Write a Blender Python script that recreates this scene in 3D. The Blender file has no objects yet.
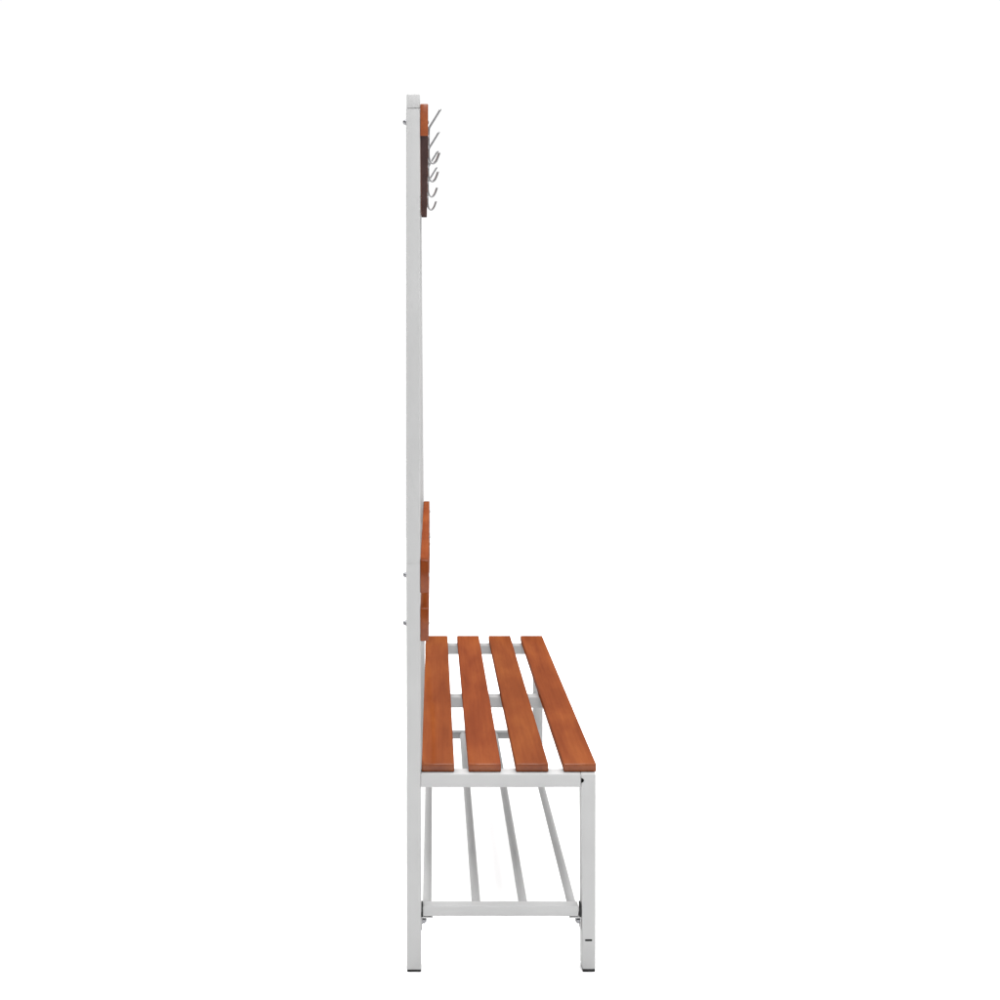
import bpy, bmesh, math
from mathutils import Vector, Matrix

scene = bpy.context.scene
col = scene.collection
MM = 0.001
L = 1000.0            # length of the bench (mm); +y runs away from the camera


# ------------------------------------------------------------------ materials
def new_mat(name):
    m = bpy.data.materials.new(name)
    m.use_nodes = True
    nt = m.node_tree
    return m, nt, nt.nodes["Principled BSDF"]


def N(nt, kind, **kw):
    n = nt.nodes.new(kind)
    for k, v in kw.items():
        setattr(n, k, v)
    return n


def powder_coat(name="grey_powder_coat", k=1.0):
    m, nt, b = new_mat(name)
    tc = N(nt, "ShaderNodeTexCoord")
    big = N(nt, "ShaderNodeTexNoise")
    big.inputs["Scale"].default_value = 6.0
    big.inputs["Detail"].default_value = 3.0
    nt.links.new(tc.outputs["Object"], big.inputs["Vector"])
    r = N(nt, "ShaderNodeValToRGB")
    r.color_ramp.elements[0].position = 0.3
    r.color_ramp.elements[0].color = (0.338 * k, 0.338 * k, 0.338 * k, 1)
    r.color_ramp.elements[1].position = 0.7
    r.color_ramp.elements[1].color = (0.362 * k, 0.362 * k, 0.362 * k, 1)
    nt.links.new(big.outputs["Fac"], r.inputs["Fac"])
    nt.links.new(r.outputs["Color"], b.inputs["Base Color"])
    b.inputs["Roughness"].default_value = 0.5
    b.inputs["Specular IOR Level"].default_value = 0.2
    fine = N(nt, "ShaderNodeTexNoise")
    fine.inputs["Scale"].default_value = 900.0
    nt.links.new(tc.outputs["Object"], fine.inputs["Vector"])
    bp = N(nt, "ShaderNodeBump")
    bp.inputs["Strength"].default_value = 0.015
    bp.inputs["Distance"].default_value = 0.0005
    nt.links.new(fine.outputs["Fac"], bp.inputs["Height"])
    nt.links.new(bp.outputs["Normal"], b.inputs["Normal"])
    return m


def wood(name, dark, mid, light, rough, spec):
    m, nt, b = new_mat(name)
    tc = N(nt, "ShaderNodeTexCoord")
    geo = N(nt, "ShaderNodeNewGeometry")
    # every board gets its own piece of grain
    mul = N(nt, "ShaderNodeMath", operation="MULTIPLY")
    mul.inputs[1].default_value = 37.0
    nt.links.new(geo.outputs["Random Per Island"], mul.inputs[0])
    comb = N(nt, "ShaderNodeCombineXYZ")
    for k in range(3):
        nt.links.new(mul.outputs[0], comb.inputs[k])
    add = N(nt, "ShaderNodeVectorMath", operation="ADD")
    nt.links.new(tc.outputs["Object"], add.inputs[0])
    nt.links.new(comb.outputs[0], add.inputs[1])

    def noise(sx, sy, sz, det, rough_=0.55, dist=0.0):
        mp = N(nt, "ShaderNodeMapping")
        mp.inputs["Scale"].default_value = (sx, sy, sz)
        nt.links.new(add.outputs[0], mp.inputs["Vector"])
        n = N(nt, "ShaderNodeTexNoise")
        n.inputs["Scale"].default_value = 1.0
        n.inputs["Detail"].default_value = det
        n.inputs["Roughness"].default_value = rough_
        n.inputs["Distortion"].default_value = dist
        nt.links.new(mp.outputs[0], n.inputs["Vector"])
        return n
    oi = N(nt, "ShaderNodeObjectInfo")
    blotch = noise(22, 4.5, 22, 3, 0.5, 0.4)
    grain = noise(160, 5.0, 160, 5, 0.6, 0.6)
    pores = noise(700, 28, 700, 2)
    r = N(nt, "ShaderNodeValToRGB")
    e = r.color_ramp.elements
    e[0].position = 0.30
    e[0].color = dark + (1,)
    e[1].position = 0.72
    e[1].color = light + (1,)
    k = e.new(0.5)
    k.color = mid + (1,)
    nt.links.new(blotch.outputs["Fac"], r.inputs["Fac"])
    gr = N(nt, "ShaderNodeValToRGB")
    gr.color_ramp.elements[0].position = 0.35
    gr.color_ramp.elements[0].color = (0.80, 0.76, 0.74, 1)
    gr.color_ramp.elements[1].position = 0.62
    gr.color_ramp.elements[1].color = (1.0, 1.0, 1.0, 1)
    nt.links.new(grain.outputs["Fac"], gr.inputs["Fac"])
    mx = N(nt, "ShaderNodeMixRGB", blend_type="MULTIPLY")
    mx.inputs[0].default_value = 0.6
    nt.links.new(r.outputs["Color"], mx.inputs[1])
    nt.links.new(gr.outputs["Color"], mx.inputs[2])
    pr = N(nt, "ShaderNodeValToRGB")
    pr.color_ramp.elements[0].position = 0.30
    pr.color_ramp.elements[0].color = (0.72, 0.68, 0.66, 1)
    pr.color_ramp.elements[1].position = 0.42
    pr.color_ramp.elements[1].color = (1, 1, 1, 1)
    nt.links.new(pores.outputs["Fac"], pr.inputs["Fac"])
    mx2 = N(nt, "ShaderNodeMixRGB", blend_type="MULTIPLY")
    mx2.inputs[0].default_value = 0.4
    nt.links.new(mx.outputs[0], mx2.inputs[1])
    nt.links.new(pr.outputs["Color"], mx2.inputs[2])
    nt.links.new(mx2.outputs[0], b.inputs["Base Color"])
    hs = N(nt, "ShaderNodeHueSaturation")
    hr = N(nt, "ShaderNodeMapRange")
    hr.inputs["To Min"].default_value = 0.4955
    hr.inputs["To Max"].default_value = 0.5035
    nt.links.new(oi.outputs["Random"], hr.inputs["Value"])
    nt.links.new(hr.outputs[0], hs.inputs["Hue"])
    vr = N(nt, "ShaderNodeMapRange")
    vr.inputs["To Min"].default_value = 0.99
    vr.inputs["To Max"].default_value = 0.90
    nt.links.new(oi.outputs["Random"], vr.inputs["Value"])
    nt.links.new(vr.outputs[0], hs.inputs["Value"])
    nt.links.new(mx2.outputs[0], hs.inputs["Color"])
    nt.links.new(hs.outputs[0], b.inputs["Base Color"])
    b.inputs["Roughness"].default_value = rough
    b.inputs["Specular IOR Level"].default_value = 0.0
    gl = N(nt, "ShaderNodeBsdfAnisotropic")
    gl.inputs["Roughness"].default_value = rough - 0.1
    ms = N(nt, "ShaderNodeMixShader")
    ms.inputs[0].default_value = spec
    out = nt.nodes["Material Output"]
    nt.links.new(b.outputs[0], ms.inputs[1])
    nt.links.new(gl.outputs[0], ms.inputs[2])
    nt.links.new(ms.outputs[0], out.inputs["Surface"])
    bp = N(nt, "ShaderNodeBump")
    bp.inputs["Strength"].default_value = 0.12
    bp.inputs["Distance"].default_value = 0.0008
    nt.links.new(grain.outputs["Fac"], bp.inputs["Height"])
    nt.links.new(bp.outputs["Normal"], b.inputs["Normal"])
    return m


def plain(name, color, rough, metal=0.0, spec=0.4):
    m, nt, b = new_mat(name)
    tc = N(nt, "ShaderNodeTexCoord")
    n = N(nt, "ShaderNodeTexNoise")
    n.inputs["Scale"].default_value = 120.0
    nt.links.new(tc.outputs["Object"], n.inputs["Vector"])
    r = N(nt, "ShaderNodeValToRGB")
    r.color_ramp.elements[0].color = tuple(c * 0.9 for c in color) + (1,)
    r.color_ramp.elements[1].color = tuple(min(1, c * 1.08) for c in color) + (1,)
    nt.links.new(n.outputs["Fac"], r.inputs["Fac"])
    nt.links.new(r.outputs["Color"], b.inputs["Base Color"])
    b.inputs["Roughness"].default_value = rough
    b.inputs["Metallic"].default_value = metal
    b.inputs["Specular IOR Level"].default_value = spec
    return m


METAL = powder_coat()
METAL_SHADED = powder_coat("shaded_grey_powder_coat", 0.74)  # same coat, shade under the seat put into the base colour
ROD_SHADED = powder_coat("shaded_rod_coat", 0.84)  # rods: same coat, darkened in colour for the shade below the seat
WOOD = wood("varnished_wood", (0.138, 0.031, 0.0075), (0.170, 0.041, 0.010), (0.206, 0.056, 0.0135), 0.26, 0.026)
WOOD_PALE = wood("varnished_wood_pale", (0.200, 0.057, 0.021), (0.232, 0.070, 0.026), (0.262, 0.084, 0.032), 0.34, 0.016)
WOOD_SHADED = wood("shaded_underside_wood", (0.026, 0.013, 0.012), (0.034, 0.018, 0.016), (0.045, 0.024, 0.021), 0.6, 0.012)  # wood with the shade of the board undersides put into its colour
BLACK = plain("black_plastic", (0.006, 0.006, 0.006), 0.5, 0, 0.3)
HOLE = plain("dark_hole", (0.004, 0.004, 0.004), 0.9, 0, 0.0)
STEEL = plain("zinc_steel", (0.20, 0.20, 0.21), 0.35, 1.0)
BRIGHT = plain("chromed_wire", (0.22, 0.22, 0.225), 0.3, 0.6)


# ------------------------------------------------------------------ geometry
def rack(v):
    """The frame is slightly racked: above the seat its far end leans back by about 8 mm per metre."""
    x, y, z = v
    s = -0.0077 * max(0.0, z - 420.0) * (y / L)
    return Vector((x + s, y, z))


def bm_new():
    return bmesh.new()


def add_box(bm, x0, x1, y0, y1, z0, z1, bevel=0.0, seg=2, mat=0, taper=None, upright_only=False):
    t = bmesh.new()
    vs = [t.verts.new((x, y, z)) for x in (x0, x1) for y in (y0, y1) for z in (z0, z1)]
    f = [(0, 1, 3, 2), (4, 6, 7, 5), (0, 4, 5, 1), (2, 3, 7, 6), (0, 2, 6, 4), (1, 5, 7, 3)]
    for q in f:
        t.faces.new([vs[i] for i in q])
    if taper:
        taper(vs)
    if bevel:
        ed = [q for q in t.edges if not upright_only or abs(q.verts[0].co.z - q.verts[1].co.z) > 100]
        bmesh.ops.bevel(t, geom=ed, offset=bevel, segments=seg, profile=0.5, affect='EDGES')
    merge(bm, t, mat)


def merge(bm, t, mat=0):
    t.normal_update()
    t.verts.index_update()
    m = {v.index: bm.verts.new(v.co) for v in t.verts}
    for f in t.faces:
        try:
            nf = bm.faces.new([m[v.index] for v in f.verts])
            nf.material_index = mat if mat else f.material_index
            nf.smooth = True
        except ValueError:
            pass
    t.free()


def add_revolve(bm, base, axis, prof, seg=20, mat=0):
    """prof: list of (distance along axis, radius)."""
    t = bmesh.new()
    q = Vector((0, 0, 1)).rotation_difference(Vector(axis)).to_matrix()
    rings = []
    for h, r in prof:
        if r < 1e-6:
            rings.append([t.verts.new(Vector(base) + q @ Vector((0, 0, h)))])
        else:
            rings.append([t.verts.new(Vector(base) + q @ Vector((r * math.cos(2 * math.pi * i / seg), r * math.sin(2 * math.pi * i / seg), h))) for i in range(seg)])
    for a, b in zip(rings, rings[1:]):
        for i in range(seg):
            j = (i + 1) % seg
            if len(a) == 1 and len(b) > 1:
                t.faces.new((a[0], b[j], b[i]))
            elif len(b) == 1 and len(a) > 1:
                t.faces.new((a[i], a[j], b[0]))
            elif len(a) > 1:
                t.faces.new((a[i], a[j], b[j], b[i]))
    bmesh.ops.recalc_face_normals(t, faces=t.faces[:])
    merge(bm, t, mat)


def add_wire(bm, pts, r, seg=12, mat=0):
    pts = [Vector(p) for p in pts]
    # Catmull-Rom smoothing
    fine = []
    n = len(pts)
    for i in range(n - 1):
        p0, p1, p2, p3 = pts[max(0, i - 1)], pts[i], pts[i + 1], pts[min(n - 1, i + 2)]
        for k in range(6):
            u = k / 6
            fine.append(0.5 * ((2 * p1) + (p2 - p0) * u + (2 * p0 - 5 * p1 + 4 * p2 - p3) * u * u + (3 * p1 - p0 - 3 * p2 + p3) * u ** 3))
    fine.append(pts[-1])
    t = bmesh.new()
    side = Vector((0, 1, 0))
    rings = []
    for i, p in enumerate(fine):
        d = (fine[min(i + 1, len(fine) - 1)] - fine[max(i - 1, 0)]).normalized()
        nrm = d.cross(side).normalized()
        rings.append([t.verts.new(p + (side * math.cos(a) + nrm * math.sin(a)) * r) for a in [2 * math.pi * k / seg for k in range(seg)]])
    for a, b in zip(rings, rings[1:]):
        for k in range(seg):
            j = (k + 1) % seg
            t.faces.new((a[k], a[j], b[j], b[k]))
    for ring, end, nb in ((rings[0], fine[0], fine[1]), (rings[-1], fine[-1], fine[-2])):
        d = (end - nb).normalized()
        cap = [t.verts.new(v.co * 0.0 + end + (v.co - end) * 0.6 + d * r * 0.7) for v in ring]
        for k in range(seg):
            j = (k + 1) % seg
            t.faces.new((ring[k], ring[j], cap[j], cap[k]))
        t.faces.new(cap)
    bmesh.ops.recalc_face_normals(t, faces=t.faces[:])
    merge(bm, t, mat)


def obj(name, bm, mats, parent=None, smooth_angle=40):
    if not isinstance(mats, (list, tuple)):
        mats = [mats]
    for v in bm.verts:
        v.co = rack(v.co) * MM
    me = bpy.data.meshes.new(name)
    bm.to_mesh(me)
    bm.free()
    for m in mats:
        me.materials.append(m)
    o = bpy.data.objects.new(name, me)
    col.objects.link(o)
    if parent:
        o.parent = parent
    try:
        me.set_sharp_from_angle(angle=math.radians(smooth_angle))
    except Exception:
        pass
    return o


# ------------------------------------------------------------------ the bench
bench = bpy.data.objects.new("cloakroom_bench", None)
col.objects.link(bench)
bench.location = (0, 0, 0)
bench.empty_display_size = 0.2
bench["label"] = "tall grey metal cloakroom bench with orange-brown wooden seat slats, backrest boards and coat hooks"
bench["category"] = "bench"

ENDS = (0.0, L - 30.0)       # y of the near and the far end frame (30 mm tube)

for e, y0 in enumerate(ENDS):
    # upright post: lower length and the upper length plugged into it
    bm = bm_new()

    def foot_lean(vs):
        for v in vs:
            if v.co.z < 300:
                v.co.x += 1.4 if v.co.x < 15 else 2.2
    add_box(bm, 0.2, 29.0, y0, y0 + 30, 6, 838.3, 2.2, 3, taper=foot_lean, upright_only=True)
    add_box(bm, 0.4, 28.8, y0 + 0.3, y0 + 29.7, 838.5, 1770.8, 2.2, 3, upright_only=True)
    post = obj("post", bm, METAL, bench)
    bm = bm_new()
    add_box(bm, 2.0, 30.8, y0 + 0.9, y0 + 29.1, 0, 6, 1.4, 2)
    obj("foot_cap", bm, BLACK, post)

    # front leg
    bm = bm_new()

    def leg_taper(vs):
        for v in vs:
            if v.co.z < 200 and v.co.x < 370:
                v.co.x += 2.6
            elif v.co.z < 200:
                v.co.x -= 0.6
    add_box(bm, 359, 389.4, y0, y0 + 30, 6, 406.6, 2.2, 3, taper=leg_taper)
    leg = obj("leg", bm, METAL, bench)
    bm = bm_new()
    add_box(bm, 362.2, 388.2, y0 + 0.9, y0 + 29.1, 0, 6, 1.4, 2)
    obj("foot_cap", bm, BLACK, leg)
    # oblong slot low on the outer face and the half-hidden drain hole by the weld
    out = y0 - 0.25 if e == 0 else y0 + 30.25
    bm = bm_new()
    ring = []
    for k in range(24):
        a = 2 * math.pi * k / 24
        cx = 380.0 if math.cos(a) > 0 else 368.5
        ring.append(bm.verts.new((cx + 1.8 * math.cos(a), out, 66 + 1.8 * math.sin(a))))
    bm.faces.new(ring if e == 0 else ring[::-1])
    obj("slot", bm, HOLE, leg)
    bm = bm_new()
    ring = [bm.verts.new((359.2 + 5.6 * math.cos(a), out, 393.5 + 4.8 * math.sin(a))) for a in [math.pi * (-0.5 + k / 14) for k in range(15)]]
    bm.faces.new(ring if e == 0 else ring[::-1])
    obj("drain_hole", bm, HOLE, leg)

# top rail joining the posts
bm = bm_new()
add_box(bm, 1.2, 28.6, 0.8, L - 0.8, 1771.4, 1801.5, 2.6, 3)
obj("top_rail", bm, METAL, bench)

# the rails that carry the seat
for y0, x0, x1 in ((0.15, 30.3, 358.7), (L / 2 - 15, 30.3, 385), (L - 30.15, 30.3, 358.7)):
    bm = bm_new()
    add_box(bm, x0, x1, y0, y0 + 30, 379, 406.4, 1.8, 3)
    obj("seat_rail", bm, METAL if y0 < 100 else METAL_SHADED, bench)

# seat of four boards
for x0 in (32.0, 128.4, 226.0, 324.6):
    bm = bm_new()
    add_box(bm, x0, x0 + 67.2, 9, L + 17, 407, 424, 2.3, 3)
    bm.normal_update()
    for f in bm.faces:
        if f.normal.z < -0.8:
            f.material_index = 1  # underside painted dark, keeps wood-coloured bounce off the rods
    obj("seat_board", bm, [WOOD, WOOD_SHADED], bench)


def round_screw(bm, base, axis, r=4.2, h=3.2):
    add_revolve(bm, base, axis, [(0, r), (0.6, r), (h * 0.6, r * 0.82), (h * 0.9, r * 0.45), (h, 0)], 18)


# backrest boards
backs = []
for z0 in (678.5, 777.0):
    bm = bm_new()

    def sag(vs):
        for v in vs:
            if v.co.y > 500 and z0 > 700:
                v.co.z -= 3.0
    add_box(bm, 29.2, 46.6, 0.5, L - 1.5, z0, z0 + 68, 2.0, 3, taper=sag)
    backs.append(obj("backrest_board", bm, WOOD, bench))
# coat hook board
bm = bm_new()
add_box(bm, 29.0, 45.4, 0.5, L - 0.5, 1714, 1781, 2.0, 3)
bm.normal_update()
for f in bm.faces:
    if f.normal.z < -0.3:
        f.material_index = 1  # underside shade painted on, lower bevels included
hb = obj("hook_board", bm, [WOOD_PALE, WOOD_SHADED], bench)

# carriage bolts through posts and boards, with cap nuts behind the posts
for parent, z in ((backs[0], 712.5), (backs[1], 812), (hb, 1747)):
    for y in (15.0, L - 15.0):
        bm = bm_new()
        round_screw(bm, ((45.4 if z > 1000 else 46.5), y, z), (1, 0, 0), 4.4, 1.8)
        obj("bolt", bm, STEEL, parent)
        bm = bm_new()
        add_revolve(bm, (0.3, y, z), (-1, 0, 0), [(0, 6.4), (1.0, 6.4), (1.2, 5.4), (3.6, 5.4), (5.4, 4.4), (6.6, 2.6), (7.2, 0)], 20)
        obj("cap_nut", bm, STEEL, parent)
for back, z in ((backs[1], 811),):
    bm = bm_new()
    round_screw(bm, (46.6, L / 2, z), (1, 0, 0), 4.6, 2.4)
    obj("bolt", bm, STEEL, back)

# four coat hooks
for y in (200.0, 400.0, 600.0, 800.0):
    bm = bm_new()
    add_wire(bm, [(73.5, y, 1824), (61.0, y, 1803.5), (50.5, y, 1786.5), (47.6, y, 1779), (46.9, y, 1760), (46.9, y, 1735),
                  (46.9, y, 1722), (48.6, y, 1711), (53.0, y, 1705), (57.5, y, 1703), (62.5, y, 1706), (66.5, y, 1713), (71.2, y, 1726)], 2.85)
    hook = obj("hook", bm, BRIGHT, bench)
    bm = bm_new()
    add_box(bm, 45.5, 46.4, y - 11, y + 11, 1728, 1772, 0.5, 2)
    obj("plate", bm, BRIGHT, hook)
    bm = bm_new()
    round_screw(bm, (46.3, y - 7, 1737), (1, 0, 0), 3.6, 3.6)
    obj("screw", bm, STEEL, hook)
    bm = bm_new()
    round_screw(bm, (46.3, y - 7, 1761), (1, 0, 0), 3.6, 3.6)
    obj("screw", bm, STEEL, hook)

# shoe shelf: two rails joined by four round rods
shelves = {}


def rise(y):
    """The shelf sits about 7 mm higher at the far end."""
    return 7.0 if y > 500 else 0.0


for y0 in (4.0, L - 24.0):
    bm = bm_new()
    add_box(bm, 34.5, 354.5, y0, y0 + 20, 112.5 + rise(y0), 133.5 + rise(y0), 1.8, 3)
    shelves[y0] = obj("shelf_rail", bm, METAL if y0 < 100 else METAL_SHADED, bench)
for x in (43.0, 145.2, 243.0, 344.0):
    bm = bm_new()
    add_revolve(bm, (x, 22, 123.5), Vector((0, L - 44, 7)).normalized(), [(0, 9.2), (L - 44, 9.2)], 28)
    obj("shelf_rod", bm, ROD_SHADED, bench)
for y0 in (4.0, L - 24.0):
    for x0, x1, s, xw in ((31.4, 34.3, 1, 31.0), (356.2, 359.6, -1, 360.3)):
        bm = bm_new()
        add_box(bm, x0, x1, y0 - 1, y0 + 12, 111.5 + rise(y0), 138.5 + rise(y0), 0.6, 2)
        obj("end_cap", bm, BLACK, shelves[y0])
        # angle bracket welded to the upright, its bolt and nut
        bm = bm_new()
        prof = [(0, 84), (2.2, 84), (2.2, 108.2), (24, 108.2), (24, 111.2), (0, 111.2)]
        lo = [bm.verts.new((xw + s * px, y0 + 1, pz + rise(y0))) for px, pz in prof]
        hi = [bm.verts.new((xw + s * px, y0 + 21, pz + rise(y0))) for px, pz in prof]
        bm.faces.new(lo)
        bm.faces.new(hi[::-1])
        for k in range(6):
            j = (k + 1) % 6
            bm.faces.new((lo[k], hi[k], hi[j], lo[j]))
        bmesh.ops.recalc_face_normals(bm, faces=bm.faces[:])
        br = obj("bracket", bm, METAL, bench)
        bm = bm_new()
        add_revolve(bm, (xw + s * 2.3, y0 + 11, 99 + rise(y0)), (s, 0, 0), [(0, 0), (0, 8.0), (1.2, 8.0), (1.2, 7.0), (5.6, 7.0), (6.4, 5.6), (6.4, 3.6), (8.4, 3.4), (8.8, 0)], 6)
        obj("nut", bm, STEEL, br)

# ------------------------------------------------------------------ white studio sweep
m, nt, b = new_mat("white_paper")
b.inputs["Roughness"].default_value = 0.95
b.inputs["Specular IOR Level"].default_value = 0.0
tc = N(nt, "ShaderNodeTexCoord")
nz = N(nt, "ShaderNodeTexNoise")
nz.inputs["Scale"].default_value = 3.0
nt.links.new(tc.outputs["Object"], nz.inputs["Vector"])
r = N(nt, "ShaderNodeValToRGB")
r.color_ramp.elements[0].color = (0.93, 0.93, 0.93, 1)
r.color_ramp.elements[1].color = (0.95, 0.95, 0.95, 1)
nt.links.new(nz.outputs["Fac"], r.inputs["Fac"])
nt.links.new(r.outputs["Color"], b.inputs["Base Color"])
PAPER = m
bm = bmesh.new()
bm.faces.new([bm.verts.new(p) for p in ((-8, -5, 0), (8, -5, 0), (8, 5.5, 0), (-8, 5.5, 0))])
me = bpy.data.meshes.new("floor")
bm.to_mesh(me)
bm.free()
me.materials.append(PAPER)
bd = bpy.data.objects.new("floor", me)
col.objects.link(bd)
bd["kind"] = "structure"

# ------------------------------------------------------------------ light
UP, FRONT = 0.5, 0.12
w = bpy.data.worlds.new("World")
scene.world = w
w.use_nodes = True
bg = w.node_tree.nodes["Background"]
# a white cyclorama all round behind the bench, a dimmer room behind the camera and overhead
wn = w.node_tree
tcw = N(wn, "ShaderNodeTexCoord")
sep = N(wn, "ShaderNodeSeparateXYZ")
wn.links.new(tcw.outputs["Generated"], sep.inputs[0])
zf = N(wn, "ShaderNodeMapRange")
zf.inputs["From Min"].default_value = 0.6
zf.inputs["From Max"].default_value = 0.85
zf.inputs["To Min"].default_value = 1.0
zf.inputs["To Max"].default_value = UP
wn.links.new(sep.outputs["Z"], zf.inputs["Value"])
yf = N(wn, "ShaderNodeMapRange")
yf.inputs["From Min"].default_value = -0.05
yf.inputs["From Max"].default_value = 0.6
yf.inputs["To Min"].default_value = FRONT
yf.inputs["To Max"].default_value = 1.0
wn.links.new(sep.outputs["Y"], yf.inputs["Value"])
mm = N(wn, "ShaderNodeMath", operation="MINIMUM")
wn.links.new(zf.outputs[0], mm.inputs[0])
wn.links.new(yf.outputs[0], mm.inputs[1])
ms = N(wn, "ShaderNodeMath", operation="MULTIPLY")
ms.inputs[1].default_value = 1.02
wn.links.new(mm.outputs[0], ms.inputs[0])
wn.links.new(ms.outputs[0], bg.inputs["Strength"])
bg.inputs["Color"].default_value = (1, 1, 1, 1)


def area(name, loc, target, sx, sy, power):
    li = bpy.data.lights.new(name, 'AREA')
    li.shape = 'RECTANGLE'
    li.size, li.size_y = sx, sy
    li.energy = power
    o = bpy.data.objects.new(name, li)
    o.location = loc
    o.rotation_euler = (Vector(target) - Vector(loc)).to_track_quat('-Z', 'Y').to_euler()
    col.objects.link(o)
    return o


area("overhead_softbox", (0.2, 1.6, 5.6), (0.2, 1.6, 0), 9, 8, 935)
area("front_softbox", (0.5, -3.0, 4.5), (0.15, 0.3, 0.6), 1.6, 1.4, 185)
area("side_fill_left", (-2.7, 0.3, 0.9), (0.2, 0.5, 0.0), 1.2, 0.6, 18)  # added fill lamp, lifts the floor shadow under the bench
area("side_fill_right", (3.1, 0.3, 0.9), (0.2, 0.5, 0.0), 1.2, 0.6, 18)  # added fill from the other side, same purpose

# ------------------------------------------------------------------ camera
cam = bpy.data.cameras.new("camera")
cam.sensor_width = 36
cam.lens = 36 * 2000 / 2050
cam.shift_x = (500 - 434) / 1000
cam.shift_y = -(500 - 380) / 1000
cam.clip_end = 100
co = bpy.data.objects.new("camera", cam)
co.location = (0.0574, -2.0, 1.2144)
co.rotation_euler = (math.radians(90), 0, 0)
col.objects.link(co)
scene.camera = co

scene.view_settings.view_transform = 'Standard'
scene.view_settings.look = 'None'
scene.view_settings.exposure = 0
scene.cycles.max_bounces = 10
scene.cycles.diffuse_bounces = 6
